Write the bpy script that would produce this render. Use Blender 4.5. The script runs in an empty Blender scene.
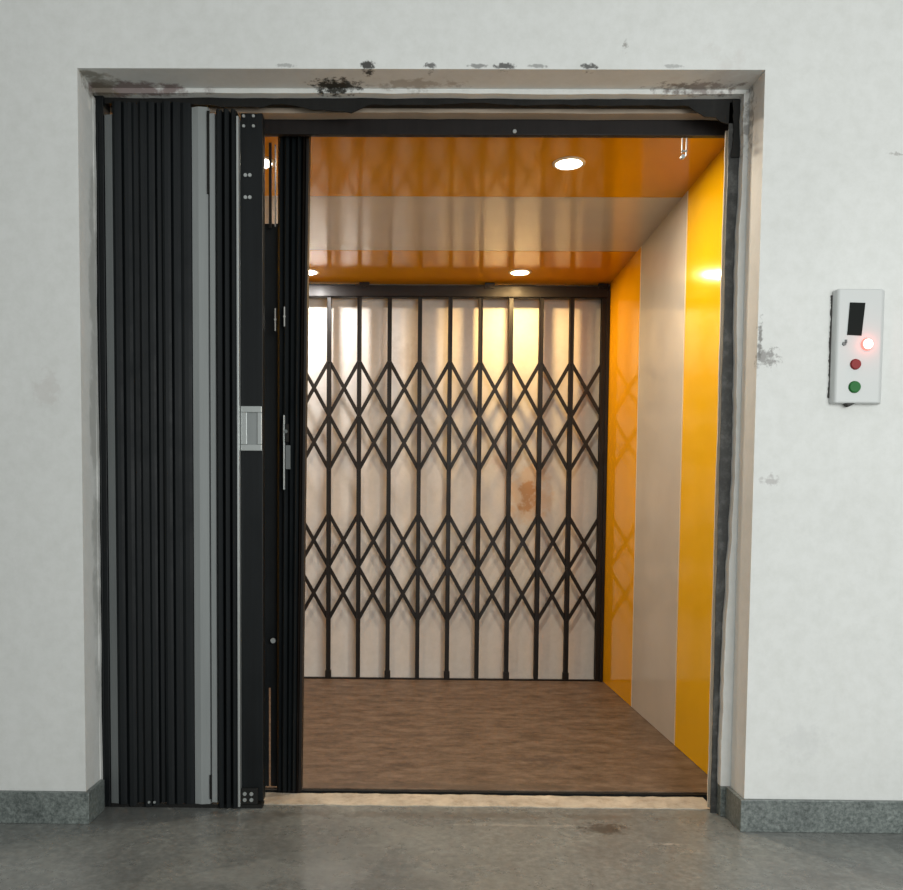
import bpy, bmesh, math, random
from mathutils import Vector, Matrix
random.seed(7)
S = bpy.context.scene
C = S.collection
PI = math.pi

# ------------------------------------------------------------------ materials
def N(nt, t, **kw):
    n = nt.nodes.new(t)
    for k, v in kw.items():
        if k in n.inputs.keys(): n.inputs[k].default_value = v
        else: setattr(n, k, v)
    return n
def mat(name, col, rough=.5, metal=0, spec=.5, coat=0, coat_rough=.05):
    m = bpy.data.materials.new(name); m.use_nodes = True
    nt = m.node_tree; b = nt.nodes['Principled BSDF']
    b.inputs['Base Color'].default_value = (*col, 1)
    b.inputs['Roughness'].default_value = rough
    b.inputs['Metallic'].default_value = metal
    b.inputs['Specular IOR Level'].default_value = spec
    b.inputs['Coat Weight'].default_value = coat
    b.inputs['Coat Roughness'].default_value = coat_rough
    return m, nt, b
def coords(nt, scale=(1, 1, 1)):
    tc = N(nt, 'ShaderNodeTexCoord'); mp = N(nt, 'ShaderNodeMapping')
    mp.inputs['Scale'].default_value = scale
    nt.links.new(tc.outputs['Object'], mp.inputs['Vector'])
    return mp.outputs['Vector']
def noise(nt, vec, scale, detail=5, rough=.6):
    n = N(nt, 'ShaderNodeTexNoise', Scale=scale, Detail=detail, Roughness=rough)
    nt.links.new(vec, n.inputs['Vector']); return n.outputs['Fac']
def ramp(nt, fac, stops):
    r = N(nt, 'ShaderNodeValToRGB'); e = r.color_ramp.elements
    while len(e) < len(stops): e.new(.5)
    for el, (p, c) in zip(e, stops):
        el.position = p; el.color = (*c, 1) if len(c) == 3 else c
    nt.links.new(fac, r.inputs['Fac']); return r.outputs['Color']
def mix(nt, fac, a, b, mode='MIX'):
    m = N(nt, 'ShaderNodeMix', data_type='RGBA', blend_type=mode)
    for sock, v in ((m.inputs[0], fac), (m.inputs[6], a), (m.inputs[7], b)):
        if isinstance(v, (int, float)): sock.default_value = v
        elif isinstance(v, tuple): sock.default_value = (*v, 1)
        else: nt.links.new(v, sock)
    return m.outputs[2]
def math_(nt, op, a, b=None, c=None, clamp=False):
    m = N(nt, 'ShaderNodeMath', operation=op); m.use_clamp = clamp
    for i, v in enumerate((a, b, c)):
        if v is None: continue
        if isinstance(v, (int, float)): m.inputs[i].default_value = v
        else: nt.links.new(v, m.inputs[i])
    return m.outputs[0]
def bump(nt, b, h, strength=.2, dist=.002):
    n = N(nt, 'ShaderNodeBump', Strength=strength, Distance=dist)
    nt.links.new(h, n.inputs['Height']); nt.links.new(n.outputs['Normal'], b.inputs['Normal'])
def spots(nt, base, lst):
    """stain, chip and painted-shade spots: each (x, y, z, rx, ry, rz, colour, strength, noise scale, threshold)"""
    tc = N(nt, 'ShaderNodeTexCoord').outputs['Object']
    for (x, y, z, rx, ry, rz, col, st, ns, th) in lst:
        mp = N(nt, 'ShaderNodeMapping', vector_type='POINT')
        mp.inputs['Scale'].default_value = (1/rx, 1/ry, 1/rz)
        mp.inputs['Location'].default_value = (-x/rx, -y/ry, -z/rz)
        nt.links.new(tc, mp.inputs['Vector'])
        ln = N(nt, 'ShaderNodeVectorMath', operation='LENGTH'); nt.links.new(mp.outputs[0], ln.inputs[0])
        f = math_(nt, 'SUBTRACT', 1.0, ln.outputs['Value'], clamp=True)
        n = noise(nt, tc, ns, 4, .65)
        n = math_(nt, 'MULTIPLY_ADD', n, 2.6, -.8)
        g = math_(nt, 'ADD', f, n)
        g = math_(nt, 'SUBTRACT', g, th+.12, clamp=True)
        g = math_(nt, 'MULTIPLY', g, 2.6, clamp=True)
        g2 = math_(nt, 'MULTIPLY', math_(nt, 'MULTIPLY', f, 8.0, clamp=True), g)
        g2 = math_(nt, 'MULTIPLY', g2, st)
        base = mix(nt, g2, base, col)
    return base

def wall_paint(name, c1, c2, stains_shade, bumpy=.12):
    m, nt, b = mat(name, c1, .62, spec=.3)
    v = coords(nt)
    col = ramp(nt, noise(nt, v, 1.6, 6, .6), [(.3, c2), (.7, c1)])
    fine = ramp(nt, noise(nt, v, 22, 6, .7), [(.35, (.93, .93, .92)), (.6, (1, 1, 1))])
    col = mix(nt, 1.0, col, fine, 'MULTIPLY')
    col = spots(nt, col, stains_shade)
    nt.links.new(col, b.inputs['Base Color'])
    bump(nt, b, noise(nt, v, 60, 5, .7), bumpy, .003)
    return m
DK = (.035, .032, .03); MID = (.22, .2, .18)
wall_stains_shade = []
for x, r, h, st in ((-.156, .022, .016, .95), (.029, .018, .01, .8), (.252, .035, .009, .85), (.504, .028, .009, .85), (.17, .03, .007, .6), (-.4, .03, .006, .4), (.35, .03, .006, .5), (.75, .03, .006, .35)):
    wall_stains_shade.append((x, 0, 2.302, r*1.2, .06, h*1.25, DK, st, 70, .5))
wall_stains_shade += [(.606, 0, 2.363, .012, .05, .03, MID, .7, 90, .75),
            (1.046, 0, 1.45, .07, .03, .045, (.2, .19, .18), .75, 70, .74),
            (1.072, 0, 1.083, .05, .03, .03, (.35, .33, .32), .6, 60, .82),
            (-1.13, 0, 1.34, .07, .03, .09, (.45, .4, .37), .25, 30, .7),
            (1.2, 0, .28, .12, .03, .08, (.5, .5, .5), .22, 25, .7),
            (1.42, 0, 2.05, .05, .03, .01, MID, .5, 80, .8),
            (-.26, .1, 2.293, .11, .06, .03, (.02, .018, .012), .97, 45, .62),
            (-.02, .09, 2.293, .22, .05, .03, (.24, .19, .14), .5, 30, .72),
            (-.92, .115, 2.285, .3, .05, .04, (.13, .065, .06), .75, 18, .6),  # dark shade at the left end of the soffit, painted into the colour
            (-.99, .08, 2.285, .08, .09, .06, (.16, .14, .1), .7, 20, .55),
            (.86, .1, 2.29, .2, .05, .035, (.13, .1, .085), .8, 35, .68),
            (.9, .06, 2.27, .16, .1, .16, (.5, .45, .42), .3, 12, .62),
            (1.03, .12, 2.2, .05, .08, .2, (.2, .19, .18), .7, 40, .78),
            (1.03, 0, 1.5, .012, .02, .12, (.15, .14, .13), .8, 60, .75),
            (-1.03, .11, 1.3, .03, .05, 1.1, (.33, .33, .31), .6, 6, .45)]  # shade on the left reveal and jamb strip, painted as a grey spot
M = {}
M['wall'] = wall_paint('painted_plaster', (.70, .705, .685), (.645, .65, .63), wall_stains_shade)
M['lintel'] = wall_paint('raw_plaster', (.44, .36, .28), (.28, .22, .17), [])
M['shaft'] = wall_paint('shaft_paint', (.75, .71, .67), (.68, .63, .58),
    [(.66, 2.46, 1.075, .075, .1, .12, (.38, .12, .01), .9, 14, .5), (.66, 2.46, 1.1, .17, .1, .22, (.66, .42, .22), .5, 8, .55),
     (-.05, 2.46, 1.9, .3, .1, .2, (.45, .38, .33), .3, 9, .9), (.5, 2.46, 1.3, .25, .1, .1, (.55, .36, .3), .3, 12, .85)], .2)

def make_speckle(name, stops, scale, rough, big=None):
    m, nt, b = mat(name, (.3, .3, .3), rough)
    v = coords(nt)
    col = ramp(nt, noise(nt, v, scale, 8, .75), stops)
    if big:
        col = mix(nt, 1.0, col, ramp(nt, noise(nt, v, big, 5, .6), [(.32, (.72, .72, .72)), (.68, (1.08, 1.08, 1.06))]), 'MULTIPLY')
    nt.links.new(col, b.inputs['Base Color'])
    return m, nt, b, v, col
M['skirt'] = make_speckle('granite_skirting', [(.34, (.06, .072, .07)), (.5, (.145, .165, .157)), (.66, (.25, .275, .265))], 90, .35, 9)[0]
m, nt, b, v, col = make_speckle('polished_stone_floor', [(.34, (.13, .135, .13)), (.5, (.19, .195, .185)), (.66, (.26, .268, .255))], 42, .2, 3.2)
DF = (.05, .045, .04)
st = [(.59, .0, 0, .11, .075, .3, (.035, .034, .032), .8, 26, .62), (1.2, -.35, 0, .3, .09, .3, (.1, .09, .08), .35, 9, .68),
      (.1, .1, 0, 1.0, .05, .3, (.09, .075, .06), .45, 16, .66), (-.3, -.35, 0, .6, .12, .3, (.3, .3, .28), .25, 6, .68),
      (-.85, .08, 0, .5, .12, .3, (.08, .08, .075), .5, 5, .55), (.75, -.12, 0, .1, .015, .3, (.45, .4, .35), .6, 60, .82),
      (.35, .02, 0, .5, .018, .3, (.34, .33, .3), .5, 25, .75)]
col = spots(nt, col, st); nt.links.new(col, b.inputs['Base Color'])
nt.links.new(ramp(nt, noise(nt, v, 5, 6, .7), [(.3, (.2,)*3), (.75, (.42,)*3)]), b.inputs['Roughness'])
bump(nt, b, noise(nt, v, 14, 4, .6), .12, .002)
M['floor'] = m
# lift car floor covering: mottled brown sheet with streaks across
m, nt, b = mat('brown_sheet_floor', (.2, .12, .08), .5, spec=.3)
v = coords(nt, (3, 6, 1)); v2 = coords(nt, (5, 9, 1))
col = ramp(nt, noise(nt, v, 2.2, 8, .72), [(.36, (.065, .042, .027)), (.5, (.13, .088, .06)), (.64, (.2, .145, .105))])
col = mix(nt, .25, col, ramp(nt, noise(nt, v2, 4, 6, .8), [(.4, (.05, .03, .018)), (.6, (.2, .14, .098))]))
col = spots(nt, col, [(.5, .75, 0, .3, .09, .3, (.07, .05, .04), .6, 14, .78), (.1, 1.1, 0, .35, .05, .3, (.09, .06, .045), .5, 10, .78),
                      (.2, .4, 0, 1.2, .05, .3, (.08, .06, .045), .55, 20, .7)])
nt.links.new(col, b.inputs['Base Color']); bump(nt, b, noise(nt, v2, 6, 5, .7), .15, .002)
M['carfloor'] = m
def laminate(name, col, rough=.12, wav=.05, spec=.3):
    m, nt, b = mat(name, col, rough, spec=spec)
    v = coords(nt)
    c = ramp(nt, noise(nt, v, 3, 4, .5), [(.3, tuple(x*.9 for x in col)), (.7, col)])
    nt.links.new(c, b.inputs['Base Color'])
    bump(nt, b, noise(nt, v, 3.5, 2, .4), wav, .02)
    return m
M['orange'] = laminate('glossy_orange_laminate', (.64, .3, .001), .1, spec=.2)
M['yellow'] = laminate('glossy_yellow_laminate', (.84, .46, .001), .12, spec=.15)
M['amber'] = laminate('glossy_amber_laminate', (.82, .39, .001), .08, spec=.2)
M['white'] = laminate('glossy_white_laminate', (.53, .495, .45), .14, spec=.22)
M['edge'] = mat('pale_edge_trim', (.75, .66, .5), .4)[0]
def steel(name, col, rough, n=.3, spec=.5):
    m, nt, b = mat(name, col, rough, spec=spec)
    v = coords(nt, (30, 30, 1.2))
    c = ramp(nt, noise(nt, v, 1.5, 6, .7), [(.3, tuple(x*(1-n) for x in col)), (.7, tuple(x*(1+n) for x in col))])
    nt.links.new(c, b.inputs['Base Color'])
    nt.links.new(ramp(nt, noise(nt, coords(nt), 8, 5, .7), [(.3, (rough*.8,)*3), (.7, (min(1, rough*1.3),)*3)]), b.inputs['Roughness'])
    return m
M['black'] = steel('black_painted_steel', (.0048, .0062, .007), .45, spec=.25)
M['slat'] = steel('black_slat_paint', (.0042, .006, .007), .5, spec=.25)
M['black2'] = steel('flat_black_paint', (.008, .0078, .007), .65, spec=.3)
M['browniron'] = steel('brown_black_iron', (.009, .006, .0045), .45, spec=.3)
M['beam'] = steel('dark_brown_steel', (.009, .0065, .006), .5, spec=.3)
M['greyslat'] = steel('grey_painted_steel', (.235, .25, .247), .45, .08)
M['greydark'] = steel('dull_grey_steel', (.12, .13, .13), .45, .12)
M['chrome'] = mat('bright_steel', (.62, .6, .56), .22, 1)[0]
M['dullsteel'] = mat('brushed_steel', (.42, .44, .43), .4, .6)[0]
M['sill'] = make_speckle('cement_sill', [(.3, (.33, .27, .2)), (.5, (.52, .45, .36)), (.7, (.62, .56, .46))], 16, .8, 5)[0]
M['mortar'] = wall_paint('white_mortar', (.85, .8, .7), (.7, .64, .54), [], .3)
M['greystrip'] = make_speckle('weathered_grey_steel', [(.3, (.018, .018, .017)), (.5, (.042, .042, .04)), (.72, (.13, .13, .125))], 25, .6, 4)[0]
M['plastic'] = mat('white_plastic', (.56, .575, .565), .45)[0]
M['screen'] = mat('black_display', (.004, .006, .005), .6, spec=.15)[0]
M['red'] = mat('red_plastic', (.22, .012, .012), .4, spec=.25)[0]
M['green'] = mat('green_plastic', (.002, .12, .014), .4, spec=.25)[0]
M['crack'] = mat('dark_gap', (.05, .048, .045), .9)[0]
def emit(name, col, s):
    m, nt, b = mat(name, col, .4)
    b.inputs['Emission Color'].default_value = (*col, 1); b.inputs['Emission Strength'].default_value = s
    return m
M['led_warm'] = emit('warm_led_diffuser', (1, .78, .42), 14)
M['led_white'] = emit('white_led_diffuser', (1, .93, .82), 14)
M['led_red'] = emit('red_led', (1, .8, .78), 3)
M['led_ring'] = emit('red_led_ring', (1, .22, .18), 1.1)

# ------------------------------------------------------------------ mesh helpers
class MB:
    def __init__(s): s.bm = bmesh.new()
    def box(s, x0, x1, y0, y1, z0, z1, mtx=None):
        vs = [s.bm.verts.new((x, y, z)) for x in (x0, x1) for y in (y0, y1) for z in (z0, z1)]
        for f in ((0, 1, 3, 2), (4, 6, 7, 5), (0, 4, 5, 1), (2, 3, 7, 6), (0, 2, 6, 4), (1, 5, 7, 3)):
            s.bm.faces.new([vs[i] for i in f])
        if mtx: bmesh.ops.transform(s.bm, matrix=mtx, verts=vs)
        return s
    def bar(s, a, b, w, d):
        """flat strip in the XZ plane from a to b (x,z), width w, y range d"""
        ax, az = a; bx, bz = b; L = math.hypot(bx-ax, bz-az); nx, nz = -(bz-az)/L*w/2, (bx-ax)/L*w/2
        return s.prism([(ax+nx, az+nz), (bx+nx, bz+nz), (bx-nx, bz-nz), (ax-nx, az-nz)], d[0], d[1], 'y')
    def prism(s, pts, lo, hi, axis='z'):
        def P(p, h):
            return {'z': (p[0], p[1], h), 'y': (p[0], h, p[1]), 'x': (h, p[0], p[1])}[axis]
        a = [s.bm.verts.new(P(p, lo)) for p in pts]; b = [s.bm.verts.new(P(p, hi)) for p in pts]
        n = len(pts)
        s.bm.faces.new(a); s.bm.faces.new(b[::-1])
        for i in range(n): s.bm.faces.new((a[i], a[(i+1) % n], b[(i+1) % n], b[i]))
        return s
    def strip(s, path, t, z0, z1):
        """a folded sheet: plan polyline thickened by t, extruded in z"""
        n = len(path); L = []; R = []
        for i in range(n):
            p = Vector(path[i]); d = Vector(path[min(i+1, n-1)]) - Vector(path[max(i-1, 0)])
            d.normalize(); q = Vector((-d.y, d.x))*t/2
            L.append(tuple(p+q)); R.append(tuple(p-q))
        for i in range(n-1):
            s.prism([L[i], L[i+1], R[i+1], R[i]], z0, z1)
        return s
    def cyl(s, c, r, lo, hi, axis='y', n=20, r2=None):
        r2 = r if r2 is None else r2
        ra = []; rb = []
        for i in range(n):
            a = 2*PI*i/n; u, v = math.cos(a), math.sin(a)
            f = lambda R, h: {'y': (c[0]+R*u, h, c[1]+R*v), 'z': (c[0]+R*u, c[1]+R*v, h), 'x': (h, c[0]+R*u, c[1]+R*v)}[axis]
            ra.append(s.bm.verts.new(f(r, lo))); rb.append(s.bm.verts.new(f(r2, hi)))
        s.bm.faces.new(ra); s.bm.faces.new(rb[::-1])
        for i in range(n): s.bm.faces.new((ra[i], ra[(i+1) % n], rb[(i+1) % n], rb[i]))
        return s
    def lathe(s, c, prof, n=40):
        """profile (r,z) closed ring about vertical axis through c"""
        rings = [[s.bm.verts.new((c[0]+r*math.cos(2*PI*i/n), c[1]+r*math.sin(2*PI*i/n), z)) for i in range(n)] for r, z in prof]
        k = len(rings)
        for j in range(k):
            A, B = rings[j], rings[(j+1) % k]
            for i in range(n): s.bm.faces.new((A[i], A[(i+1) % n], B[(i+1) % n], B[i]))
        return s
    def build(s, name, m, parent=None, bevel=0, smooth=False):
        bmesh.ops.recalc_face_normals(s.bm, faces=s.bm.faces[:])
        me = bpy.data.meshes.new(name); s.bm.to_mesh(me); s.bm.free()
        me.materials.append(M[m]); o = bpy.data.objects.new(name, me); C.objects.link(o)
        if parent:
            o.parent = parent
            o.matrix_parent_inverse = Matrix.Translation(-parent.location)
        if smooth:
            for p in me.polygons: p.use_smooth = len(p.vertices) == 4
        if bevel:
            md = o.modifiers.new('bevel', 'BEVEL'); md.width = bevel; md.segments = 2; md.limit_method = 'ANGLE'
        return o
def tag(o, label=None, cat=None, group=None, kind=None):
    for k, v in (('label', label), ('category', cat), ('group', group), ('kind', kind)):
        if v: o[k] = v
    return o
def empty(name, loc, label, cat, group=None):
    o = bpy.data.objects.new(name, None); C.objects.link(o); o.location = loc; o.empty_display_size = .1
    return tag(o, label, cat, group)
def jag(x0, x1, lo, hi, n, jl, jh, bumps=()):
    """ragged outline between x0..x1: lower edge lo, upper edge hi, with random wobble"""
    top = []; bot = []
    a = b = 0
    for i in range(n+1):
        x = x0+(x1-x0)*i/n; a = a*.6+random.uniform(-1, 1)*jl; b = b*.6+random.uniform(-1, 1)*jh
        l, h = lo+a, hi+b
        for (bx, bw, bl, bh) in bumps:
            k = max(0, 1-abs(x-bx)/bw); k = min(1, k*2)
            l += bl*k; h += bh*k
        bot.append((x, l)); top.append((x, h))
    return bot, top
def ragged(mb, bot, top, y0, y1, swap=False):
    for i in range(len(bot)-1):
        q = [bot[i], bot[i+1], top[i+1], top[i]]
        if swap: q = [(b, a) for a, b in q]
        mb.prism(q, y0, y1, 'y')
    return mb

# ------------------------------------------------------------------ the setting
XL, XR, ZT = -1.024, 1.0216, 2.2927
w = MB()
w.box(-4.2, XL, 0, .12, 0, 3.3); w.box(XR, 4.2, 0, .12, 0, 3.3); w.box(XL, XR, 0, .12, ZT, 3.3)
# inner rebate of the jambs
w.box(-4.2, -1.046, .12, .3, 0, 3.3); w.box(1.022, 4.2, .12, .3, 0, 3.3); w.box(-1.046, 1.022, .12, .3, 2.2927, 3.3)
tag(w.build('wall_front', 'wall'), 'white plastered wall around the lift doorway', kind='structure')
# plaster strips the gate frame is bedded in
b_, t_ = jag(-1.046, 1.022, 2.279, 2.2935, 60, .0012, .0)
t = MB(); ragged(t, b_, t_, .118, .15)
tag(t.build('trim_1', 'wall'), 'white plaster strip over the gate track', kind='structure')
b_, t_ = jag(.1, 2.285, 1.006, 1.0216, 90, .0016, .0, [(.1, .9, -.013, 0), (1.75, .25, -.004, 0), (1.2, .2, .003, 0)])
t = MB(); ragged(t, b_, t_, .119, .16, True)
tag(t.build('trim_2', 'wall'), 'white plaster strip down the right jamb', kind='structure')
b_, t_ = jag(0, 2.27, -1.05, -1.0225, 50, 0, .0012)
t = MB(); ragged(t, b_, t_, .119, .14, True)
tag(t.build('trim_3', 'wall'), 'plaster strip down the left jamb with grey shade painted on', kind='structure')
b_, t_ = jag(-1.046, 1.022, 2.258, 2.2927, 40, .0012, 0)
t = MB(); ragged(t, b_, t_, .2, .245)
tag(t.build('trim_4', 'lintel'), 'raw beige plaster lintel between black track and brown beam', kind='structure')

fl = MB(); fl.box(-4.2, 4.2, -7, .19, -.1, 0)
tag(fl.build('floor', 'floor'), 'grey polished stone hall floor', kind='structure')
def skirt(name, side):
    sx = 1 if side > 0 else -1; xe = XR if sx > 0 else XL
    a = xe-.015*sx; b = 4.2*sx
    k = MB()
    pts = [(a, -.015), (b, -.015), (b, 0), (xe, 0), (xe, .118), (a, .118)]
    if sx < 0: pts = pts[::-1]
    k.prism(pts, 0, .1)
    if sx > 0: k.box(xe-.03, xe, .118, .17, 0, .098)
    return tag(k.build(name, 'skirt', bevel=.002), kind='structure')
skirt('baseboard_left', -1); skirt('baseboard_right', 1)

# the shaft behind the wall
tag(MB().box(-1.7, 1.7, 2.46, 2.6, -.3, 2.9).build('wall_back', 'shaft'), 'white plastered wall behind the rear gate', kind='structure')
tag(MB().box(-1.8, -1.7, .3, 2.6, -.3, 2.9).build('wall_left', 'shaft'), kind='structure')
tag(MB().box(1.7, 1.8, .3, 2.6, -.3, 2.9).build('wall_right', 'shaft'), kind='structure')
tag(MB().box(-1.8, 1.8, .3, 2.6, 2.9, 3).build('ceiling', 'shaft'), kind='structure')

# cement sill of the doorway
b_, t_ = jag(-.54, .996, .182, .298, 90, .003, .0035)
s_ = MB()
for i in range(len(b_)-1):
    s_.prism([b_[i], b_[i+1], t_[i+1], t_[i]], -.08, .003, 'z')
tag(s_.build('door_sill', 'sill'), 'rough cream cement sill strip across the foot of the lift doorway', 'sill')

# steel angle and mortar bead of the right jamb
fr = empty('door_frame', (1.0, .15, 0), 'weathered grey steel frame upright bedded in the right jamb with pale mortar edge', 'door frame')
b_, t_ = jag(.0, 2.27, .9725, 1.019, 90, .0008, .0)
k = MB(); ragged(k, b_, t_, .152, .157, True); k.build('steel_angle', 'greystrip', fr)
b_, t_ = jag(.003, 2.205, .979, .994, 80, .0009, .0)
k = MB(); ragged(k, b_, t_, .2, .206, True); k.build('mortar_bead', 'mortar', fr)

# ------------------------------------------------------------------ lift car
car = empty('lift_car', (0, 1.35, 0), 'lift car lined with glossy orange, yellow and white panels over a brown floor', 'lift')
XC, HC, Y0, Y1 = 1.103, 2.307, .32, 2.384
YS = [Y0, .974, 1.697, Y1]
MB().box(-XC-.03, XC+.03, .362, Y1+.03, -.06, 0).build('floor_panel', 'carfloor', car)
MB().box(-XC-.03, XC+.03, .345, .362, -.12, -.004).build('threshold', 'black', car)
g = .0015
cy = [Y0, 1.052, 1.782, Y1+.03]
for i, mm in enumerate(('orange', 'white', 'orange')):
    o = MB().box(-XC, XC, cy[i]+g*(2 if i == 2 else 1), cy[i+1]-g*(2 if i == 1 else 1), HC, HC+.012).build('ceiling_panel', mm, car)
    o['label'] = ('front orange ceiling panel', 'middle white ceiling panel', 'rear orange ceiling panel')[i]
MB().box(-XC-.03, XC+.03, Y0, Y1+.03, HC+.0121, HC+.05).build('roof', 'black2', car)
for sx, side in ((1, 'right'), (-1, 'left')):
    for i, mm in enumerate(('yellow', 'white', 'amber')):
        a, b = sorted((sx*XC, sx*(XC+.012)))
        o = MB().box(a, b, YS[i]+g, YS[i+1]-g, .002, HC).build('wall_panel', mm, car)
        o['label'] = ('%s front yellow wall panel', '%s middle white wall panel', '%s rear amber wall panel')[i] % side
    a, b = sorted((sx*(XC+.0121), sx*(XC+.03)))
    MB().box(a, b, Y0, Y1, 0, HC+.01).build('side_frame', 'black2', car)
    for y, wd in ((YS[1], .004), (YS[2], .0018)):
        a, b = sorted((sx*(XC-.0015), sx*(XC+.003)))
        MB().box(a, b, y-wd, y+wd, .002, HC-.002).build('edge_strip', 'edge', car)

# recessed downlights
def downlight(x, y, mt, col, power, label):
    t = empty('downlight', (x, y, HC), label, 'ceiling light', 'round downlights in the lift ceiling')
    MB().lathe((x, y), [(.05, HC-.0005), (.062, HC-.0005), (.062, HC-.003), (.056, HC-.006), (.05, HC-.006)]).build('rim', 'edge', t, smooth=True)
    MB().cyl((x, y), .0495, HC-.0045, HC-.0005, 'z', 40).build('diffuser', mt, t)
    l = bpy.data.lights.new('downlight_lamp', 'AREA'); l.shape = 'DISK'; l.size = .09; l.energy = power; l.color = col
    lo = bpy.data.objects.new('downlight_lamp', l); C.objects.link(lo); lo.location = (x, y, HC-.008)
    return t
downlight(.567, .705, 'led_white', (1, .87, .68), 15, 'bright round downlight in the front orange ceiling panel, right of centre')
downlight(.557, 2.15, 'led_warm', (1, .66, .28), 11, 'round warm downlight in the rear orange ceiling panel, right of centre')
downlight(-.611, .705, 'led_white', (1, .87, .68), 10, 'round downlight seen through the slot beside the black folded gate')
downlight(-.611, 2.165, 'led_white', (1, .97, .93), 10.5, 'round white downlight in the rear ceiling panel at the edge of the black post')

# ------------------------------------------------------------------ rear collapsible gate
rg = empty('collapsible_gate', (.1, 2.38, 0), 'closed black iron lattice gate across the back of the lift car', 'gate')
YG = 2.38
k = MB(); k.box(-1.095, 1.098, YG-.022, YG+.022, 2.222, 2.227); k.box(-1.095, 1.098, YG-.022, YG-.017, 2.222, 2.284); k.box(-1.095, 1.098, YG+.017, YG+.022, 2.222, 2.284)
k.box(-1.095, 1.098, YG-.022, YG+.022, 2.284, 2.288)
k.build('top_track', 'beam', rg, bevel=.001)
MB().box(-1.095, 1.098, YG-.012, YG+.012, -.001, .008).build('bottom_track', 'browniron', rg)
for x in (-1.06, -.31, .41, 1.06):
    k = MB(); k.box(x-.028, x+.028, YG-.028, YG-.006, 2.27, 2.302); k.cyl((x, 2.286), .01, YG-.034, YG-.026)
    k.build('track_bracket', 'browniron', rg)
sp = .175; xs = [1.072]+[.886-sp*i for i in range(12)]
for i, x in enumerate(xs):
    wd = .012 if i else .016
    k = MB()
    # two thin channels back to back, with the lattice riveted between
    for s in (-1, 1):
        yy = YG+s*.011
        k.box(x-wd, x+wd, yy-.0015, yy+.0015, .009, 2.232)
        k.box(x-wd, x-wd+.003, yy, yy+s*.009, .02, 2.232); k.box(x+wd-.003, x+wd, yy, yy+s*.009, .02, 2.232)
    j = random.uniform(-.0035, .0035)
    o = k.build('picket', 'browniron', rg)
    if i % 2 == 1:
        MB().box(x-.017, x+.017, YG-.016, YG+.016, .006, .05).cyl((x, .02), .016, YG-.006, YG+.006).build('bottom_guide', 'browniron', rg, bevel=.002)
        MB().cyl((x, 2.245), .015, YG-.008, YG+.008).box(x-.004, x+.004, YG-.004, YG+.004, 2.2, 2.25).build('top_roller', 'chrome', rg)
k = MB(); k.box(1.084, 1.1, YG-.025, YG+.025, 0, 2.262); k.build('side_post', 'browniron', rg)
k = MB(); k.box(-1.1, -1.07, YG-.025, YG+.025, 0, 2.262); k.build('side_post', 'browniron', rg)
for z0, z1, z2 in ((1.86, 1.546, 1.231), (.974, .664, .351)):
    for i in range(-1, len(xs)-1):
        # strips over two pickets; clipped to one at the ends
        for s, yo in ((1, -.005), (-1, .0015)):
            ia, ib = (i, i+2)
            xa = xs[max(ia, 0)]; xb = xs[min(ib, len(xs)-1)]
            za, zb = (z0, z2) if s > 0 else (z2, z0)
            if ia < 0: xa = xs[0]; za = z1
            if ib > len(xs)-1: xb = xs[-1]; zb = z1
            MB().bar((xa, za), (xb, zb), .021, (YG+yo, YG+yo+.0035)).build('lattice_bar', 'browniron', rg)
    k = None
for zc in (1.86, 1.546, 1.231, .974, .664, .351):
    for x in xs[1:]:
        MB().cyl((x, zc), .009, YG-.0175, YG-.0125, 'y', 10).build('rivet', 'browniron', rg)

# ------------------------------------------------------------------ landing gate, folded to the left
lg = empty('folding_gate', (-.8, .16, 0), 'black slatted landing gate folded in a stack on the left of the doorway', 'gate')
b_, t_ = jag(-1.038, 1.016, 2.2605, 2.2915, 120, .0018, .0,
             [(-.28, .13, -.017, 0), (-.24, .05, -.004, 0), (-.2, .03, -.004, 0), (.95, .11, -.036, 0), (.98, .05, -.02, 0), (-.58, .1, -.006, 0), (-.5, .03, -.006, 0), (.15, .12, .004, 0)])
k = MB(); ragged(k, b_, t_, .152, .156); k.box(-1.038, 1.016, .156, .19, 2.268, 2.2925)
k.build('top_track', 'black2', lg)
# ragged black paint running down from the right end of the track
b_, t_ = jag(2.1, 2.275, .984, 1.0085, 20, .003, .004); k = MB(); ragged(k, b_, t_, .147, .1515, True); k.build('paint_smear', 'black2', lg)
k = MB(); k.box(-1.029, -.998, .138, .2, .004, 2.283); k.box(-1.02, -1.014, .134, .14, .004, 2.2)
k.build('wall_post', 'black', lg, bevel=.002)
def slat(path, z0, z1, m, t=.0022):
    o = MB().strip(path, t, z0, z1).build('slat', m, lg)
    return o
# dull grey slat beside the wall post
slat([(-.996, .18), (-.995, .143), (-.972, .139), (-.970, .18)], .014, 2.222, 'greydark')
edges = [-.969, -.942, -.912, -.887, -.862, -.838, -.812, -.786, -.757, -.724]
for i in range(len(edges)-1):
    a, b = edges[i]+.0004, edges[i+1]-.0004; wd = b-a
    d = .134+.012*((i*37) % 3)/2
    e = .024 if i % 2 else .012
    path = [(a, d+.03), (a+.0006, d+e*.25), (a+wd*.3, d), (a+wd*.7, d+.002), (b-.0006, d+e*.3), (b, d+.03)]
    slat(path, random.uniform(.004, .016), 2.262, 'slat')
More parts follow.
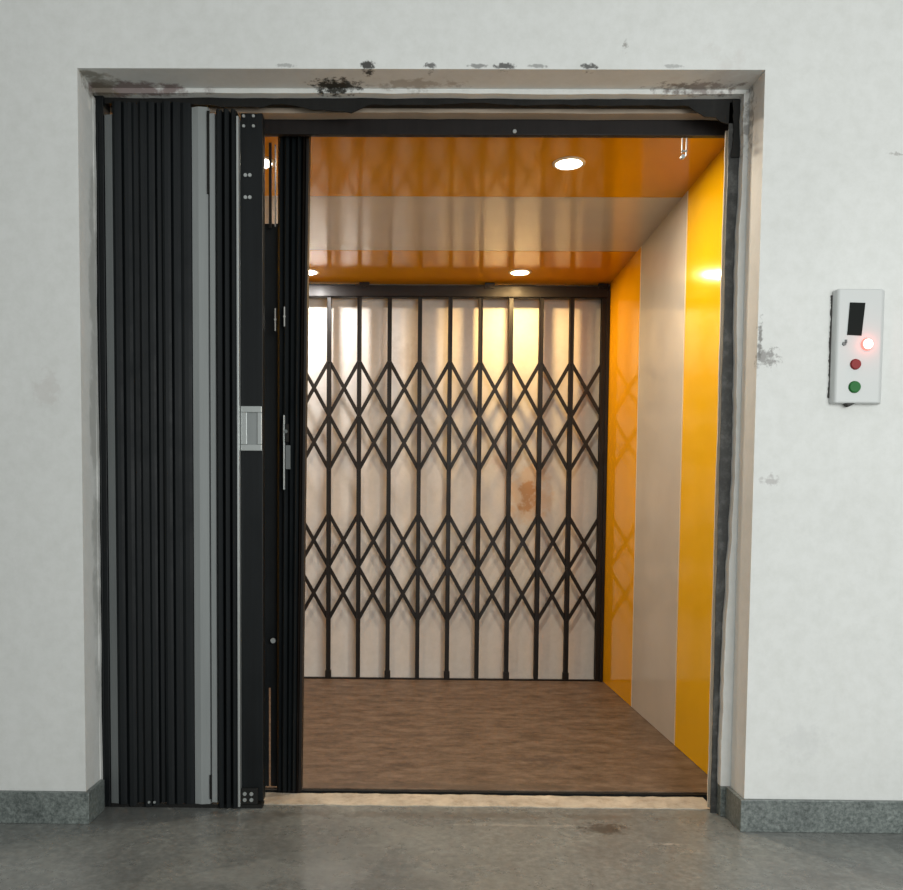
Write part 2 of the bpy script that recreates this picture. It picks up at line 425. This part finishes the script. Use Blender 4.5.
# pale grey slat with a hemmed edge
slat([(-.722, .175), (-.721, .152), (-.7, .146), (-.672, .15), (-.668, .164)], .012, 2.25, 'greyslat')
slat([(-.666, .166), (-.663, .144), (-.648, .142), (-.645, .17)], .02, 2.228, 'greyslat')
MB().strip([(-.672, .145), (-.664, .143)], .003, 1.98, 2.236).build('clip', 'black2', lg)
MB().strip([(-.672, .145), (-.664, .143)], .003, .03, .11).build('clip', 'black2', lg)
for a, b in ((-.643, -.622), (-.62, -.599), (-.597, -.578)):
    slat([(a, .17), (a+.002, .14), (a+(b-a)*.4, .128), (b-.003, .136), (b, .17)], .004, 2.236, 'slat')
MB().box(-.577, -.57, .132, .19, .008, 2.216).build('edge_strip', 'dullsteel', lg, bevel=.001)
lp = MB(); lp.box(-.569, -.4985, .158, .162, .02, 2.236); lp.box(-.502, -.4985, .162, .2, .02, 2.236); lp.box(-.569, -.566, .162, .2, .02, 2.236)
lp.build('lead_post', 'black', lg, bevel=.0015)
ph = MB()
x0, x1, z0, z1 = -.569, -.501, 1.171, 1.314
ph.box(x0, x1, .151, .158, z0, z0+.02); ph.box(x0, x1, .151, .158, z1-.02, z1)
ph.box(x0, x0+.02, .151, .158, z0+.02, z1-.02); ph.box(x1-.014, x1, .151, .158, z0+.02, z1-.02)
ph = ph.build('pull_handle', 'dullsteel', lg, bevel=.0015)
MB().box(x0+.02, x1-.014, .156, .159, z0+.02, z1-.02).build('recess', 'greyslat', ph)
def bolt(x, y, z, parent=lg, r=.0055, m='dullsteel'):
    MB().cyl((x, z), r, y, y+.004, 'y', 14, r*1.15).build('bolt', m, parent, smooth=True)
for x in (-.558, -.527):
    for z in (2.226, 2.195): bolt(x, .153, z, r=.0045)
for x in (-.553, -.539):
    for z in (2.043, 1.974): bolt(x, .154, z)
MB().box(-.569, -.515, .146, .2, .012, .066).build('base_plate', 'black2', lg, bevel=.002)
for x in (-.557, -.535):
    for z in (.028, .048): bolt(x, .143, z, r=.006)
for x in (-.868, -.85): bolt(x, .128, .022, r=.004)
MB().box(-1.03, -.5, .145, .19, .0, .012).build('bottom_rail', 'black2', lg)

# ------------------------------------------------------------------ car gate, folded behind it, and its track beam
cg = empty('car_gate', (-.41, .3, 0), 'black folded gate of the lift car hanging under a dark brown beam', 'gate')
k = MB(); k.box(-.52, 1.006, .25, .256, 2.212, 2.284); k.box(-.52, 1.006, .256, .28, 2.278, 2.284); k.box(-.52, 1.006, .256, .272, 2.212, 2.218); k.box(-.52, 1.006, .276, .28, 2.235, 2.267)
k.build('track_beam', 'beam', cg, bevel=.0015)
def lean(o, k):
    for v in o.data.vertices: v.co.x += k*(v.co.z-2.1)
ed = [-.474, -.454, -.433, -.412, -.393, -.3795]
for i in range(len(ed)-1):
    a, b = ed[i], ed[i+1]-.001
    d = .288 if i % 2 else .294
    o_ = MB().strip([(a, d+.045), (a+.0015, d+.012), (a+(b-a)*.45, d), (b-.002, d+.01), (b, d+.045)], .002, .008, 2.262).build('slat', 'slat' if i != 4 else 'browniron', cg)
    lean(o_, .011*(i+1)/6)
ep = MB().box(-.3785, -.369, .295, .34, .008, 2.262).build('edge_post', 'browniron', cg, bevel=.001)
lean(ep, .011)
MB().box(-.54, -.47, .345, .351, .36, 1.955).box(-.54, -.5125, .345, .351, .01, .36).box(-.5055, -.47, .345, .351, .01, .36).build('cover_plate', 'black', cg)
MB().box(-.484, -.480, .3, .306, 1.93, 2.2).build('guide_rod', 'chrome', cg)
MB().box(-.505, -.496, .31, .316, 1.93, 2.21).build('guide_rod', 'browniron', cg)
for x, a, b in ((-.478, 1.58, 1.655), (-.447, 1.595, 1.66)):
    MB().box(x-.002, x+.002, .276, .289, a, b).cyl((x, (a+b)/2), .004, .274, .289).build('hinge_pin', 'chrome', cg)
lk = MB().box(-.455, -.433, .27, .289, 1.21, 1.27).build('lock_body', 'black2', cg, bevel=.002)
MB().box(-.45, -.446, .268, .29, 1.05, 1.30).build('lock_bar', 'dullsteel', cg, bevel=.001)
MB().cyl((-.441, 1.245), .006, .264, .271).build('lock_button', 'greydark', lk)
MB().box(-.444, -.428, .282, .289, 1.12, 1.2).build('lock_plate', 'greydark', cg)
MB().cyl((-.493, .53), .009, .318, .326).build('knob', 'dullsteel', cg)
h = MB(); h.box(.862, .8645, .268, .276, 2.165, 2.214); h.box(.876, .8785, .268, .276, 2.155, 2.214); h.box(.862, .88, .268, .276, 2.168, 2.173); h.cyl((.866, 2.152), .007, .266, .278)
h.build('latch_hook', 'dullsteel', cg)
bolt(.31, .246, 2.222, cg, .006)

# ------------------------------------------------------------------ call panel
cp = empty('call_panel', (1.318, -.02, 1.31), 'white lift call panel with black display and red and green buttons on the right wall', 'control panel')
k = MB(); pts = [(1.240, -.001), (1.243, -.026), (1.249, -.031), (1.375, -.031), (1.392, -.012), (1.394, -.001)]
k.prism(pts, 1.312, 1.648)
o = k.build('housing', 'plastic', cp, bevel=.004)
MB().prism([(1.274, 1.512), (1.316, 1.510), (1.324, 1.606), (1.279, 1.607)], -.0335, -.03, 'y').build('display', 'screen', cp)
def button(x, z, r, name, m, l=None):
    MB().cyl((x, z), r, -.0305, -.038, 'y', 28, r*.86).build(name, m, cp, bevel=.001)['label'] = l
button(1.3015, 1.426, .0165, 'push_button', 'red', 'dark red push button')
button(1.301, 1.359, .0185, 'push_button', 'green', 'green push button')
button(1.334, 1.485, .0195, 'indicator_light', 'led_ring', 'glowing red-white indicator light')
MB().cyl((1.334, 1.485), .0145, -.0382, -.0405, 'y', 24, .011).build('indicator_lens', 'led_red', cp)
pl = bpy.data.lights.new('indicator_glow', 'POINT'); pl.energy = .05; pl.color = (1, .12, .08); pl.shadow_soft_size = .004
po = bpy.data.objects.new('indicator_glow', pl); C.objects.link(po); po.location = (1.334, -.055, 1.485)
MB().cyl((1.266, 1.486), .006, -.034, -.0305).box(1.268, 1.274, -.034, -.0305, 1.488, 1.498).build('key_switch', 'greydark', cp)
MB().prism([(1.29, 1.302), (1.312, 1.314), (1.288, 1.314), (1.278, 1.314)], -.026, -.006, 'y').build('cable_tab', 'crack', cp)
b_, t_ = jag(1.33, 1.635, 1.2378, 1.2415, 70, .0016, .0)
k = MB(); ragged(k, b_, t_, -.004, .0, True); k.build('mortar_gap', 'crack', cp)

# ------------------------------------------------------------------ light of the hall
W = bpy.data.worlds.new('hall_daylight'); S.world = W; W.use_nodes = True
bg = W.node_tree.nodes['Background']; bg.inputs[0].default_value = (.9, .935, .92, 1); bg.inputs[1].default_value = .5
def area(name, loc, target, sx, sy, e, col):
    l = bpy.data.lights.new(name, 'AREA'); l.shape = 'RECTANGLE'; l.size = sx; l.size_y = sy; l.energy = e; l.color = col
    o = bpy.data.objects.new(name, l); C.objects.link(o); o.location = loc
    o.rotation_euler = (Vector(target)-Vector(loc)).to_track_quat('-Z', 'Y').to_euler()
area('hall_fill_light', (1.7, -3.5, 1.5), (1.1, 0, .95), 2.6, 1.6, 98, (.97, 1, .985))  # added area lamp behind the camera, standing in for hall daylight

# ------------------------------------------------------------------ camera
cam = bpy.data.cameras.new('camera'); co = bpy.data.objects.new('camera', cam); C.objects.link(co)
p, r, yw = .0518, .0079, -.0102
cy_, sy_ = math.cos(yw), math.sin(yw)
fwd = Vector((sy_*math.cos(p), cy_*math.cos(p), -math.sin(p))); right = Vector((cy_, -sy_, 0)); up = right.cross(fwd)
r2 = right*math.cos(r)+up*math.sin(r); u2 = up*math.cos(r)-right*math.sin(r)
mm = Matrix((r2, u2, -fwd)).transposed().to_4x4(); mm.translation = (0, -2.6, .9665)
co.matrix_world = mm
cam.sensor_width = 36; cam.sensor_fit = 'HORIZONTAL'; cam.lens = 850*36/903
cam.shift_x = (451.5-407.45)/903; cam.shift_y = (559.54-445)/903
cam.clip_start = .05
S.camera = co
S.view_settings.view_transform = 'Standard'; S.view_settings.look = 'None'; S.view_settings.gamma = 1
S.view_settings.use_curve_mapping = False; S.view_settings.exposure = 0
